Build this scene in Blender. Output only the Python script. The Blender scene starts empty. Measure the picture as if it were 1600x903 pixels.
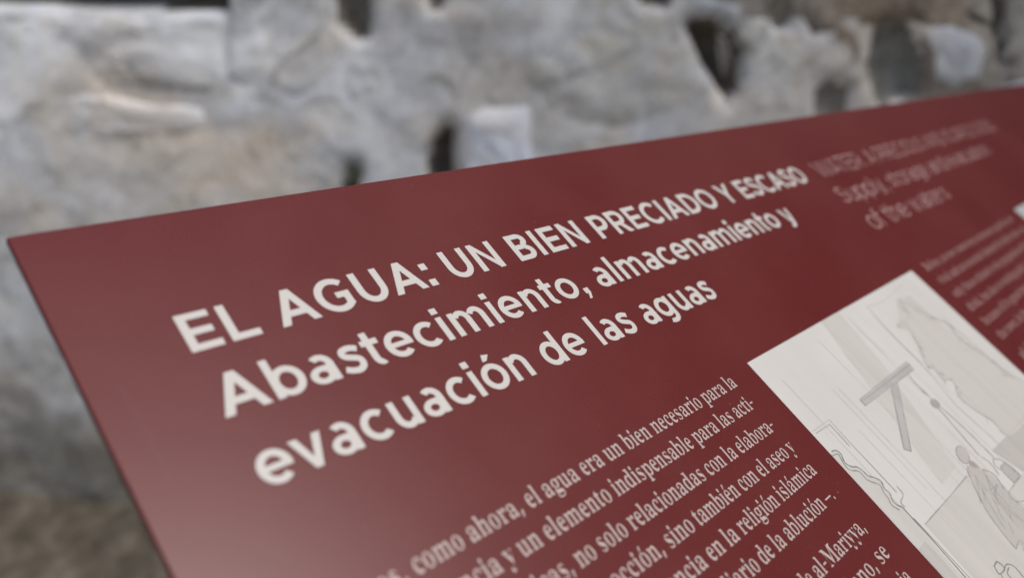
import bpy, bmesh, math, random
import numpy as np
from mathutils import Vector, Matrix, noise
from mathutils.geometry import delaunay_2d_cdt

SC = bpy.context.scene
COL = SC.collection
rad = math.radians

# ------------------------------------------------------------------ frame of reference
# camera-space directions (x right, y down, z forward) of the sign panel, solved from its vanishing points
F_PX = 1224.825
CX, CY = 800.0, 451.5
def nrm(v):
    v = np.array(v, float); return v / np.linalg.norm(v)
U_C = nrm((2068 - CX, 61 - CY, F_PX))            # along the panel's width
W_C = nrm((-1115 - CX, -1925 - CY, F_PX))        # up the panel's slope
N_C = np.cross(U_C, W_C)                         # out of the panel's face
W_C = np.cross(N_C, U_C); W_C /= np.linalg.norm(W_C); N_C /= np.linalg.norm(N_C)
TILT = rad(35)
G_C = math.cos(TILT) * N_C + math.sin(TILT) * W_C  # gravity's up
Y_C = np.cross(G_C, U_C)
ROT = np.array([U_C, Y_C, G_C])                  # camera vector -> world vector
CAM = np.array((0.0, 0.0, 1.42))
S = 0.25                                         # metres per panel unit

# ------------------------------------------------------------------ camera
cd = bpy.data.cameras.new('camera')
cam = bpy.data.objects.new('camera', cd)
COL.objects.link(cam)
SC.camera = cam
m = Matrix.Identity(4)
bx, by, bz = ROT @ np.array((1, 0, 0)), ROT @ np.array((0, -1, 0)), ROT @ np.array((0, 0, -1))
for r in range(3):
    m[r][0], m[r][1], m[r][2], m[r][3] = bx[r], by[r], bz[r], CAM[r]
cam.matrix_world = m
cd.sensor_width = 36
cd.lens = 36 * F_PX / 1600
cd.clip_start = 0.01
cd.clip_end = 1000
cd.dof.use_dof = True
cd.dof.focus_distance = 1.36 * S
cd.dof.aperture_fstop = 4.25
cd.dof.aperture_blades = 9

# ------------------------------------------------------------------ world, sun, exposure
wd = bpy.data.worlds.new('World'); SC.world = wd; wd.use_nodes = True
nt = wd.node_tree
bg = nt.nodes['Background']
sky = nt.nodes.new('ShaderNodeTexSky'); sky.sky_type = 'NISHITA'; sky.sun_disc = False
SUN_AZ, SUN_EL = rad(-74), rad(61)               # azimuth counted from +X towards +Y
sky.sun_elevation = SUN_EL
sky.sun_rotation = math.pi / 2 - SUN_AZ
sky.air_density = 1.0; sky.dust_density = 4.0; sky.ozone_density = 1.0
nt.links.new(sky.outputs[0], bg.inputs[0]); bg.inputs[1].default_value = 0.095
sl = bpy.data.lights.new('sun', 'SUN'); sl.energy = 2.8; sl.angle = rad(24); sl.color = (1.0, 0.965, 0.92)
so = bpy.data.objects.new('sun', sl); COL.objects.link(so)
sd = Vector((math.cos(SUN_EL) * math.cos(SUN_AZ), math.cos(SUN_EL) * math.sin(SUN_AZ), math.sin(SUN_EL)))
so.rotation_euler = sd.to_track_quat('Z', 'Y').to_euler(); so.location = (0, 0, 6)
SC.view_settings.view_transform = 'Standard'; SC.view_settings.look = 'None'
SC.view_settings.exposure = 0.10; SC.view_settings.gamma = 1.0
SC.cycles.max_bounces = 6

# ------------------------------------------------------------------ helpers
def new_obj(name, mesh, mat=None, parent=None, smooth=False):
    o = bpy.data.objects.new(name, mesh); COL.objects.link(o)
    if mat: mesh.materials.append(mat)
    if parent: o.parent = parent
    if smooth:
        for p in mesh.polygons: p.use_smooth = True
    return o
def mesh_of(name, verts, faces):
    me = bpy.data.meshes.new(name); me.from_pydata([tuple(map(float, v)) for v in verts], [], faces); me.update(); return me
def tag(o, label, cat, group=None):
    o['label'] = label; o['category'] = cat
    if group: o['group'] = group
def empty(name, loc=(0, 0, 0)):
    o = bpy.data.objects.new(name, None); COL.objects.link(o); o.location = loc; o.empty_display_size = .05; return o

class NT:
    def __init__(s, name):
        s.m = bpy.data.materials.new(name); s.m.use_nodes = True; s.t = s.m.node_tree
        s.b = s.t.nodes['Principled BSDF']
    def n(s, kind, **kw):
        k = s.t.nodes.new('ShaderNode' + kind)
        for a, v in kw.items():
            if a.startswith('i_'):
                key = a[2:]; key = int(key) if key.isdigit() else key.replace('_', ' ')
                k.inputs[key].default_value = v
            else: setattr(k, a, v)
        return k
    def l(s, a, b): s.t.links.new(a, b)
    def coord(s, scale=(1, 1, 1), rot=(0, 0, 0), out='Object'):
        c = s.n('TexCoord'); mp = s.n('Mapping'); mp.inputs['Scale'].default_value = scale; mp.inputs['Rotation'].default_value = rot
        s.l(c.outputs[out], mp.inputs[0]); return mp.outputs[0]
    def noise(s, vec, scale, detail=4, rough=.55, dist=0):
        k = s.n('TexNoise'); s.l(vec, k.inputs['Vector'])
        k.inputs['Scale'].default_value = scale; k.inputs['Detail'].default_value = detail
        k.inputs['Roughness'].default_value = rough; k.inputs['Distortion'].default_value = dist
        return k.outputs['Fac']
    def ramp(s, fac, stops):
        k = s.n('ValToRGB'); s.l(fac, k.inputs[0]); e = k.color_ramp.elements
        while len(e) < len(stops): e.new(.5)
        for el, (p, c) in zip(e, stops):
            el.position = p; el.color = (*c, 1) if len(c) == 3 else c
        return k.outputs[0]
    def mix(s, fac, a, b, mode='MIX'):
        k = s.n('Mix', data_type='RGBA', blend_type=mode)
        for inp, v in ((k.inputs[0], fac), (k.inputs[6], a), (k.inputs[7], b)):
            if isinstance(v, (int, float)): inp.default_value = v
            elif isinstance(v, tuple): inp.default_value = (*v, 1)
            else: s.l(v, inp)
        return k.outputs[2]
    def bump(s, h, strength, dist):
        k = s.n('Bump'); k.inputs['Strength'].default_value = strength; k.inputs['Distance'].default_value = dist
        s.l(h, k.inputs['Height']); s.l(k.outputs[0], s.b.inputs['Normal'])

def g(v): return (v, v, v)
# sign lacquer: satin maroon film with a very fine orange-peel grain, dust and faint rubs
M = {}
t = NT('maroon_film')
v = t.coord()
grain = t.noise(v, 1500, 4, .8)
blot = t.noise(v, 9, 5, .6)
base = t.ramp(grain, [(0.32, (0.055, 0.0055, 0.0064)), (0.68, (0.124, 0.0145, 0.0155))])
dust = t.ramp(t.noise(v, 420, 2, .5), [(0.745, g(0)), (0.775, g(1))])
base = t.mix(.06, base, t.ramp(blot, [(0.3, (0.06, 0.015, 0.016)), (0.7, (0.3, 0.12, 0.11))]))
base = t.mix(dust, base, (0.21, 0.075, 0.07))
t.l(base, t.b.inputs['Base Color'])
rr = t.ramp(blot, [(0.3, g(0.32)), (0.7, g(0.375))]); t.l(rr, t.b.inputs['Roughness'])
t.b.inputs['Specular IOR Level'].default_value = 0.33
t.bump(grain, .12, .0003)
M['maroon'] = t.m
t = NT('panel_core')
t.b.inputs['Base Color'].default_value = (0.05, 0.012, 0.016, 1); t.b.inputs['Roughness'].default_value = .6
M['core'] = t.m
def ink(name, col, rough=.5):
    t = NT(name); v = t.coord()
    gr = t.noise(v, 1500, 3, .8)
    c = t.mix(gr, tuple(x * .86 for x in col), tuple(min(1, x * 1.14) for x in col))
    t.l(c, t.b.inputs['Base Color']); t.b.inputs['Roughness'].default_value = rough
    t.bump(gr, .15, .0003)
    return t.m
M['scuff'] = ink('rubbed_film', (0.098, 0.014, 0.015))
M['white_ink'] = ink('warm_white_ink', (0.440, 0.422, 0.406))
M['body_ink'] = ink('pale_body_ink', (0.368, 0.300, 0.284))
M['light_ink'] = ink('pale_heading_ink', (0.37, 0.25, 0.24))
M['faint_ink'] = ink('faint_body_ink', (0.256, 0.152, 0.144))
# drawing paper print with streaky vertical wash
t = NT('drawing_ground')
v = t.coord(scale=(60, 3.0, 1))
st = t.noise(v, 1.6, 4, .6)
v2 = t.coord(); wsh = t.noise(v2, 14, 3, .5)
c = t.ramp(st, [(0.3, (0.452, 0.442, 0.428)), (0.6, (0.478, 0.468, 0.453))])
c = t.mix(.4, c, t.ramp(wsh, [(0.35, (0.425, 0.416, 0.403)), (0.6, (0.488, 0.477, 0.462))]))
t.l(c, t.b.inputs['Base Color']); t.b.inputs['Roughness'].default_value = .5
M['paper'] = t.m
def tone(name, a, b, sc=(50, 4, 1)):
    t = NT(name); v = t.coord(scale=sc); s_ = t.noise(v, 1.6, 4, .6)
    t.l(t.ramp(s_, [(0.3, a), (0.7, b)]), t.b.inputs['Base Color']); t.b.inputs['Roughness'].default_value = .5
    return t.m
M['tone1'] = tone('wash_pale', (0.400, 0.384, 0.364), (0.444, 0.428, 0.408))
M['tone2'] = tone('wash_mid', (0.344, 0.328, 0.312), (0.392, 0.376, 0.360))
M['tone3'] = tone('wash_grey', (0.305, 0.297, 0.288), (0.365, 0.356, 0.346))
M['pencil'] = tone('pencil_dark', (0.136, 0.132, 0.128), (0.248, 0.240, 0.232), (90, 90, 1))
M['pencil2'] = tone('pencil_soft', (0.232, 0.220, 0.212), (0.336, 0.320, 0.308), (90, 90, 1))
M['pencil3'] = tone('pencil_pale', (0.352, 0.336, 0.324), (0.416, 0.400, 0.384), (90, 90, 1))
M['beard'] = tone('wash_brownish', (0.256, 0.212, 0.204), (0.336, 0.288, 0.276), (90, 90, 1))
M['photo'] = tone('second_print', (0.235, 0.248, 0.268), (0.345, 0.355, 0.375), (9, 9, 1))
t = NT('galvanised_steel'); v = t.coord()
t.l(t.ramp(t.noise(v, 30, 4), [(0.3, g(.18)), (0.7, g(.26))]), t.b.inputs['Base Color'])
t.b.inputs['Metallic'].default_value = .8; t.b.inputs['Roughness'].default_value = .5
M['steel'] = t.m

# ------------------------------------------------------------------ glyphs
SERIF={
'a':(344,['255,-10 226,-5 208,10 200,35 168,11 133,-4 95,-9 64,-4 40,11 25,34 20,63 25,91 39,115 63,136 98,155 143,173 199,190 199,241 196,266 187,282 171,292 148,296 115,290 104,274 113,257 123,231 120,215 110,202 95,194 77,191 59,194 45,203 36,218 33,236 37,259 49,278 69,295 95,308 115,314 137,317 162,318 205,315 239,307 263,292 280,271 290,244 293,210 293,62 295,40 304,34 320,42 329,28 306,7 281,-6', '151,34 174,41 199,63 199,169 154,151 127,123 118,84 122,56 133,39']),
'b':(361,['43,-11 43,388 41,414 37,428 26,436 8,439 8,455 138,455 138,279 162,301 190,314 221,318 244,316 265,310 284,299 301,284 315,266 326,245 335,221 340,195 342,166 340,133 333,103 323,75 308,51 291,30 270,13 246,0 220,-8 192,-10 162,-6 133,7 105,28 53,-11', '183,14 204,18 220,30 232,49 239,77 244,114 245,160 244,197 239,228 231,251 212,273 184,280 169,277 155,270 144,257 138,242 138,69 143,38 158,20']),
'c':(293,['156,-10 131,-8 108,-1 87,11 67,26 51,45 38,68 28,93 21,120 19,150 22,181 29,210 40,237 55,260 74,280 96,297 120,309 146,317 175,319 204,317 230,310 250,298 271,275 277,245 275,228 266,215 253,207 236,204 214,209 201,225 196,251 197,261 197,271 190,290 169,297 138,285 118,248 112,187 115,142 123,105 137,76 156,55 178,42 204,38 227,42 250,53 271,72 285,60 248,21 205,-2']),
'd':(370,['140,-10 117,-8 97,-1 78,10 61,26 47,44 35,66 26,91 21,118 19,147 21,180 27,210 36,237 48,261 63,281 81,297 101,309 123,316 146,318 175,314 201,301 223,280 223,401 220,419 212,430 198,437 176,439 176,455 319,455 319,75 325,41 335,32 353,28 353,11 315,8 271,1 223,-10 223,39 201,12 173,-5', '171,28 187,31 202,41 215,56 223,76 223,242 217,257 206,270 191,278 174,281 147,273 130,250 123,225 119,193 118,153 119,115 123,83 130,58 146,36']),
'e':(301,['154,-10 129,-8 106,-1 85,10 66,26 50,45 37,69 27,95 21,125 19,157 21,187 28,215 38,240 51,263 68,282 87,298 109,309 132,316 157,318 193,314 224,301 249,280 268,251 279,216 283,173 283,166 117,166 127,97 154,56 199,42 225,47 248,62 270,86 285,73 248,27 205,-1', '116,192 201,192 201,215 201,241 198,261 193,277 181,292 161,297 136,286 121,255 116,203']),
'f':(214,['15,0 15,16 40,22 50,35 52,73 52,277 16,277 16,310 52,310 52,353 56,386 67,413 85,436 109,452 139,461 174,465 200,463 222,456 240,446 257,425 263,400 260,381 252,367 239,358 224,355 208,358 195,365 187,376 185,391 193,420 196,426 197,433 193,441 180,443 163,440 153,430 148,390 148,310 203,310 203,277 148,277 148,65 150,40 158,26 173,18 199,16 199,0']),
'g':(327,['146,-140 106,-138 73,-132 48,-122 22,-100 14,-75 20,-54 38,-38 69,-26 44,-10 29,9 24,30 28,54 42,74 57,86 77,98 102,110 58,135 31,169 22,212 27,242 40,268 53,282 69,295 88,305 109,312 132,317 157,318 183,317 208,312 233,304 317,304 317,268 268,268 281,248 289,226 291,203 288,176 276,151 258,131 234,116 215,108 194,104 172,103 157,103 142,104 126,102 112,94 104,84 101,71 111,55 141,49 175,49 208,48 236,45 259,40 285,29 303,13 312,-9 316,-37 311,-67 296,-92 272,-113 239,-128 197,-137', '157,124 178,130 190,146 195,163 198,184 199,211 198,238 195,260 190,276 178,292 157,297 137,292 124,276 118,260 115,238 114,211 115,184 118,163 124,146 137,130', '161,-116 218,-111 252,-94 263,-66 260,-51 249,-41 231,-36 205,-34 97,-34 79,-52 73,-73 79,-89 95,-103 111,-111 133,-115']),
'h':(381,['18,0 18,16 35,19 45,26 51,37 52,56 52,399 46,429 36,437 19,440 19,455 148,455 148,267 175,295 207,313 243,318 292,306 321,271 330,212 330,56 337,26 347,19 363,16 363,0 202,0 202,16 207,16 228,26 235,56 235,217 234,241 229,258 219,268 203,271 183,267 164,255 148,235 148,56 154,26 164,19 180,16 180,0']),
'i':(198,['101,362 81,366 65,376 54,393 50,412 54,432 65,449 81,460 101,463 120,460 137,449 147,432 151,412 147,393 136,376 120,366', '18,0 18,16 35,19 45,26 51,37 52,56 52,252 47,285 37,291 20,293 21,310 148,310 148,56 154,26 164,19 180,16 180,0']),
'j':(210,['106,363 86,367 70,378 59,394 56,414 59,434 71,450 87,461 106,465 126,461 142,450 153,434 157,414 153,394 142,378 126,367', '36,-140 11,-138 -11,-131 -29,-120 -44,-105 -53,-88 -56,-70 -53,-53 -45,-40 -32,-32 -15,-29 2,-31 15,-39 23,-51 26,-66 19,-87 11,-103 16,-113 31,-117 49,-113 58,-100 62,-80 64,-54 64,250 62,271 56,284 43,291 22,294 22,310 159,310 159,-21 156,-58 145,-87 127,-110 102,-127 72,-137']),
'k':(359,['17,0 17,16 35,19 45,26 51,38 52,56 52,398 47,429 38,436 20,439 21,455 148,455 148,169 227,248 240,264 244,278 235,290 209,293 206,293 206,310 345,310 345,293 320,289 297,278 275,260 222,209 346,34 360,21 376,16 376,0 211,0 211,16 217,16 234,20 239,32 232,49 163,147 148,134 148,56 154,26 164,19 180,16 180,0']),
'l':(199,['18,0 18,16 35,19 45,26 51,37 52,56 52,398 47,429 38,436 20,439 20,455 148,455 148,56 154,26 164,19 180,16 180,0']),
'm':(554,['18,0 18,16 35,19 45,26 51,37 52,56 52,253 46,284 36,291 19,294 19,310 146,310 146,265 173,294 204,312 237,318 277,312 305,293 320,261 348,293 381,312 418,318 465,306 494,271 504,212 504,56 510,26 520,19 536,16 536,0 377,0 377,16 393,19 403,26 410,56 410,217 408,241 404,258 394,268 377,271 358,268 341,256 324,237 324,56 331,26 340,19 356,16 356,0 199,0 199,16 215,19 225,26 232,56 232,217 230,241 226,258 216,268 199,271 180,267 162,255 146,235 146,56 152,27 162,19 177,16 177,0']),
'n':(381,['18,0 18,16 35,19 45,26 51,37 52,56 52,253 46,284 36,291 19,294 19,310 148,310 148,267 175,296 207,313 243,318 292,306 321,271 330,212 330,56 337,26 347,19 363,16 363,0 202,0 202,16 207,16 228,26 235,56 235,217 234,241 229,258 219,268 203,271 183,267 164,255 148,235 148,56 154,26 164,19 180,16 180,0']),
'o':(336,['169,-10 140,-8 114,-1 90,11 69,27 52,47 38,70 27,96 21,124 19,154 21,184 27,213 38,239 52,262 69,281 90,297 114,309 140,316 168,318 196,316 222,309 245,298 266,282 283,263 298,240 308,214 315,185 317,154 315,123 308,94 298,69 284,46 266,26 245,11 222,-1 197,-8', '169,11 193,18 209,39 217,81 220,154 218,206 214,245 208,271 192,292 169,299 144,292 128,271 122,245 118,206 117,154 120,82 128,39 144,18']),
'p':(371,['17,-139 17,-124 40,-117 50,-101 52,-64 52,243 51,269 46,283 37,291 19,295 19,310 143,310 143,263 166,294 195,313 230,319 253,317 274,310 293,298 309,283 323,264 335,241 343,216 348,189 350,160 348,128 343,99 334,72 323,48 308,28 291,12 272,0 250,-8 227,-10 196,-5 170,9 148,32 148,-58 152,-99 167,-118 197,-123 197,-139', '195,28 222,36 239,59 247,84 251,116 253,154 251,192 247,223 241,248 225,270 199,278 179,273 162,259 148,235 148,69 160,46 176,33']),
'q':(364,['175,-139 175,-123 199,-120 214,-114 221,-102 224,-83 224,29 200,8 173,-5 142,-9 119,-7 98,-1 79,10 62,25 47,43 36,64 27,88 22,115 20,144 22,176 29,207 40,234 54,259 72,280 93,297 117,309 142,317 170,319 200,315 229,302 257,281 309,320 320,320 320,-83 326,-113 337,-120 354,-123 354,-139', '179,30 194,32 208,40 218,52 224,67 224,241 219,271 204,289 179,295 150,286 131,261 123,234 118,199 117,156 118,117 123,85 131,60 150,37']),
'r':(287,['18,0 18,16 35,19 45,26 51,37 52,56 52,252 51,273 46,285 37,291 20,293 21,310 146,310 146,252 158,272 172,288 187,301 210,314 233,318 258,315 275,304 286,287 289,266 287,248 278,234 265,225 248,222 222,231 207,250 189,260 175,255 162,241 152,220 149,192 149,56 152,37 159,25 173,19 197,16 197,0']),
's':(288,['151,-10 132,-8 110,-3 87,6 73,9 60,4 51,-9 36,-9 36,105 53,105 61,79 72,57 87,39 112,21 140,15 162,18 179,27 189,40 192,58 183,84 156,105 107,130 85,142 68,155 54,169 41,193 37,220 40,247 49,270 65,291 86,306 111,316 141,319 166,316 199,308 206,306 213,305 223,308 230,319 244,319 244,222 228,222 220,244 209,262 196,277 174,291 149,296 130,294 116,286 108,274 105,259 107,244 115,232 146,212 191,189 212,178 229,165 241,151 253,127 257,95 254,65 244,39 228,18 206,2 181,-7']),
't':(228,['124,-9 99,-7 80,-1 66,10 56,26 50,46 48,71 48,279 20,279 20,300 46,324 68,347 88,369 105,389 118,407 129,424 144,424 144,310 208,310 208,279 144,279 144,82 149,51 168,40 189,49 206,75 222,66 198,24 165,-1']),
'u':(375,['131,-10 103,-7 81,2 65,17 54,38 48,65 46,97 46,248 39,282 29,291 11,294 11,310 142,310 142,74 144,58 151,46 162,38 177,36 205,43 228,66 228,248 226,269 221,283 209,291 189,294 189,310 324,310 324,70 326,51 331,39 342,33 360,30 360,13 321,10 277,3 228,-10 228,40 209,19 186,3 160,-7']),
'v':(306,['142,-10 38,248 22,281 12,290 -3,293 -3,310 164,310 164,294 156,294 136,290 129,276 130,268 185,122 236,253 241,272 232,289 203,294 203,310 305,310 305,295 289,289 278,279 260,243 160,-10']),
'w':(435,['122,-10 17,265 6,284 -11,293 -11,310 138,310 138,293 120,289 114,276 116,266 120,253 167,127 211,235 201,266 190,288 168,295 168,310 323,310 323,293 302,288 296,276 296,269 298,262 336,141 382,256 387,275 380,289 356,295 356,310 445,310 445,295 425,284 412,258 304,-10 289,-10 223,197 140,-10']),
'x':(319,['5,0 5,15 24,23 44,37 62,56 123,136 43,263 24,285 4,293 4,310 169,310 169,294 147,291 140,280 149,260 183,206 224,257 234,279 227,290 201,294 201,310 311,310 311,296 292,289 273,275 254,254 198,184 291,36 303,21 319,15 319,0 155,0 155,16 178,19 185,30 173,59 138,114 97,61 85,34 92,20 114,15 118,15 118,0']),
'y':(300,['52,-140 29,-137 10,-125 -3,-107 -7,-84 -4,-67 5,-53 18,-43 36,-40 51,-42 64,-49 72,-61 75,-76 74,-81 74,-87 86,-99 99,-92 114,-74 129,-44 140,-5 36,251 25,275 15,287 -3,293 -5,293 -5,310 162,310 162,293 136,289 128,275 130,267 133,257 185,119 230,241 236,260 238,274 229,289 203,293 203,310 300,310 300,293 287,290 277,281 259,242 162,-24 151,-53 140,-77 129,-96 113,-117 95,-131 76,-138']),
'z':(293,['13,0 13,14 168,287 128,287 96,283 72,272 61,258 51,240 44,216 26,216 32,310 275,310 275,291 126,25 152,25 181,27 205,33 223,44 237,59 249,80 260,107 276,107 268,0']),
'M':(634,['14,0 14,17 43,22 61,32 72,50 75,79 75,382 71,416 53,432 15,439 15,455 185,455 317,142 449,455 617,455 617,439 590,433 573,423 563,405 560,378 560,85 565,43 571,31 582,23 617,17 617,0 396,0 396,17 433,25 443,32 450,44 455,83 455,399 288,0 270,0 105,389 105,80 109,48 120,30 139,20 169,17 169,0']),
'B':(443,['16,0 16,17 45,22 62,32 72,51 75,82 75,369 73,394 69,412 62,425 51,433 15,439 15,455 220,455 284,451 333,439 368,418 389,388 396,351 384,302 348,268 287,247 360,223 404,185 418,132 413,93 397,61 371,35 335,15 291,4 238,0', '182,252 188,252 220,254 245,261 263,272 275,290 282,314 285,345 283,373 278,395 269,412 248,428 216,434 198,432 188,425 182,391', '222,24 248,27 268,35 283,49 293,69 299,95 301,128 298,162 290,188 277,208 258,221 231,228 197,231 182,231 182,65 184,46 190,33 202,26']),
'A':(437,['-9,0 -9,18 9,21 24,30 36,47 49,75 206,466 224,465 384,87 399,55 411,34 425,22 443,18 443,0 229,0 229,18 259,21 277,30 283,46 273,81 253,132 103,132 79,71 76,59 75,48 87,26 124,18 128,18 128,0', '113,161 242,161 177,319']),
'S':(390,['43,-11 43,158 62,158 75,113 91,77 111,50 136,30 164,19 197,15 220,17 241,24 257,36 273,60 279,89 273,117 255,140 225,160 163,191 127,210 99,231 77,253 62,276 53,302 50,332 52,358 57,381 67,403 80,421 96,437 115,449 136,459 160,464 185,466 229,461 282,448 291,446 300,445 313,450 320,466 339,466 339,319 322,319 315,343 305,365 293,385 280,402 265,417 248,429 222,441 194,445 163,440 140,426 125,406 120,380 124,356 137,336 151,325 168,314 189,303 253,273 279,260 300,247 317,233 337,211 350,188 357,162 359,133 357,106 350,80 339,58 323,38 304,21 281,8 254,-2 225,-8 192,-10 158,-8 126,1 98,9 85,12 69,7 61,-11']),
'T':(423,['92,0 92,17 123,21 142,31 152,50 156,81 156,433 149,433 116,430 88,420 65,403 47,380 35,352 29,318 11,318 11,455 410,455 410,317 394,317 375,382 333,420 269,433 263,433 263,81 267,49 276,30 296,21 328,17 328,0']),
',':(180,['28,-87 47,-3 61,78 124,78 129,71 122,46 114,20 104,-8 71,-87']),
'.':(180,['89,-9 74,-7 60,1 51,15 48,36 51,57 60,71 74,79 89,81 106,79 119,71 129,57 132,36 129,15 119,1 106,-7']),
'-':(216,['27,154 27,206 189,206 189,154'])}
def _parse(cs):
    return [[tuple(float(k) for k in p.split(',')) for p in c.split()] for c in cs]
def area(p): return .5 * sum(p[i][0] * p[(i + 1) % len(p)][1] - p[(i + 1) % len(p)][0] * p[i][1] for i in range(len(p)))
def inside(p, x, y):
    c = False; n = len(p); j = n - 1
    for i in range(n):
        if (p[i][1] > y) != (p[j][1] > y) and x < (p[j][0] - p[i][0]) * (y - p[i][1]) / (p[j][1] - p[i][1]) + p[i][0]: c = not c
        j = i
    return c
def offset(p, d, dy=None):
    dy = d if dy is None else dy
    """move a ccw outline inwards by d (cw ones outwards)"""
    n = len(p); out = []
    for i in range(n):
        a, b, c = Vector(p[i - 1]), Vector(p[i]), Vector(p[(i + 1) % n])
        e1 = (b - a); e2 = (c - b)
        if e1.length < 1e-6 or e2.length < 1e-6: out.append(tuple(b)); continue
        n1 = Vector((-e1.y, e1.x)).normalized(); n2 = Vector((-e2.y, e2.x)).normalized()
        k = n1 + n2
        if k.length < .3: out.append(tuple(b)); continue
        k = k / max(.45, (k.length_squared / 2)) * 1.0
        out.append((b.x + k.x * d, b.y + k.y * dy))
    return out
def tri_fill(loops):
    """even-odd fill by constrained triangulation"""
    vs, es = [], []
    for lp in loops:
        b = len(vs); vs += [Vector(q) for q in lp]; es += [(b + i, b + (i + 1) % len(lp)) for i in range(len(lp))]
    V, _, Fc, *_ = delaunay_2d_cdt(vs, es, [], 1, 1e-5)
    keep = []
    for f in Fc:
        cx = sum(V[i].x for i in f) / len(f); cy = sum(V[i].y for i in f) / len(f)
        if sum(inside(lp, cx, cy) for lp in loops) % 2: keep.append(tuple(f))
    return [tuple(v_) for v_ in V], keep
def tri_union(polys):
    vs, es = [], []
    for lp in polys:
        b = len(vs); vs += [Vector(q) for q in lp]; es += [(b + i, b + (i + 1) % len(lp)) for i in range(len(lp))]
    V, _, Fc, *_ = delaunay_2d_cdt(vs, es, [], 0, 1e-5)
    keep = []
    for f in Fc:
        cx = sum(V[i].x for i in f) / len(f); cy = sum(V[i].y for i in f) / len(f)
        if any(inside(lp, cx, cy) for lp in polys): keep.append(tuple(f))
    return [tuple(v_) for v_ in V], keep

SERIF_THIN, SERIF_HAIR = 13.0, -6.0
_sg = {}
def serif(ch):
    acc = {'á': 'a', 'é': 'e', 'ó': 'o'}
    if ch in _sg: return _sg[ch]
    if ch == ' ': return 168, ([], [])
    if ch == '—':
        r = (520, ([(30, 128), (490, 128), (490, 172), (30, 172)], [(0, 1, 2, 3)])); _sg[ch] = r; return r
    adv, cs = SERIF[acc.get(ch, ch)]
    loops = [l if area(l) > 0 else l for l in _parse(cs)]
    big = max(loops, key=lambda l: abs(area(l)))
    th = SERIF_THIN if ch not in ',.-' else 2
    res = []
    for l in loops:
        inner = any(l is not o and inside(o, *l[0]) and abs(area(o)) > abs(area(l)) for o in loops)
        if area(l) < 0: l = l[::-1]
        sg = -1 if inner else 1
        res.append(offset(l, sg * th, sg * (SERIF_HAIR if ch not in ',.-' else th)))
    if ch in acc:
        c = adv / 2
        res.append([(c - 28, 355), (c + 8, 355), (c + 78, 455), (c + 58, 478), (c + 22, 470)])
    r = (adv, tri_fill(res)); _sg[ch] = r
    return r

# geometric sans drawn stroke by stroke; v / h are the upright and level stroke weights
def arc(cx, cy, rx, ry, v, h, a0, a1, n=None):
    n = n or max(6, int(abs(a1 - a0) / 7))
    out, inn = [], []
    for i in range(n + 1):
        a = rad(a0 + (a1 - a0) * i / n)
        out.append((cx + rx * math.cos(a), cy + ry * math.sin(a)))
        inn.append((cx + (rx - v) * math.cos(a), cy + (ry - h) * math.sin(a)))
    if abs(a1 - a0) >= 360:
        # a closed ring is two half rings
        m_ = n // 2
        return [out[:m_ + 1] + inn[:m_ + 1][::-1], out[m_:] + inn[m_:][::-1]]
    return [out + inn[::-1]]
def box(x0, y0, x1, y1): return [[(x0, y0), (x1, y0), (x1, y1), (x0, y1)]]
def path(pts, w, n=7):
    P = [Vector(p) for p in pts]; P = [P[0] * 2 - P[1]] + P + [P[-1] * 2 - P[-2]]
    c = []
    for i in range(1, len(P) - 2):
        for k in range(n):
            t_ = k / n; a, b, c_, d = P[i - 1], P[i], P[i + 1], P[i + 2]
            c.append(.5 * ((2 * b) + (c_ - a) * t_ + (2 * a - 5 * b + 4 * c_ - d) * t_ ** 2 + (3 * b - a - 3 * c_ + d) * t_ ** 3))
    c.append(P[-2])
    L, R = [], []
    for i, p in enumerate(c):
        d = (c[min(i + 1, len(c) - 1)] - c[max(i - 1, 0)]).normalized(); nn = Vector((-d.y, d.x)) * w / 2
        L.append(tuple(p + nn)); R.append(tuple(p - nn))
    return [[L[i], L[i + 1], R[i + 1], R[i]] for i in range(len(L) - 1)]
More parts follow.
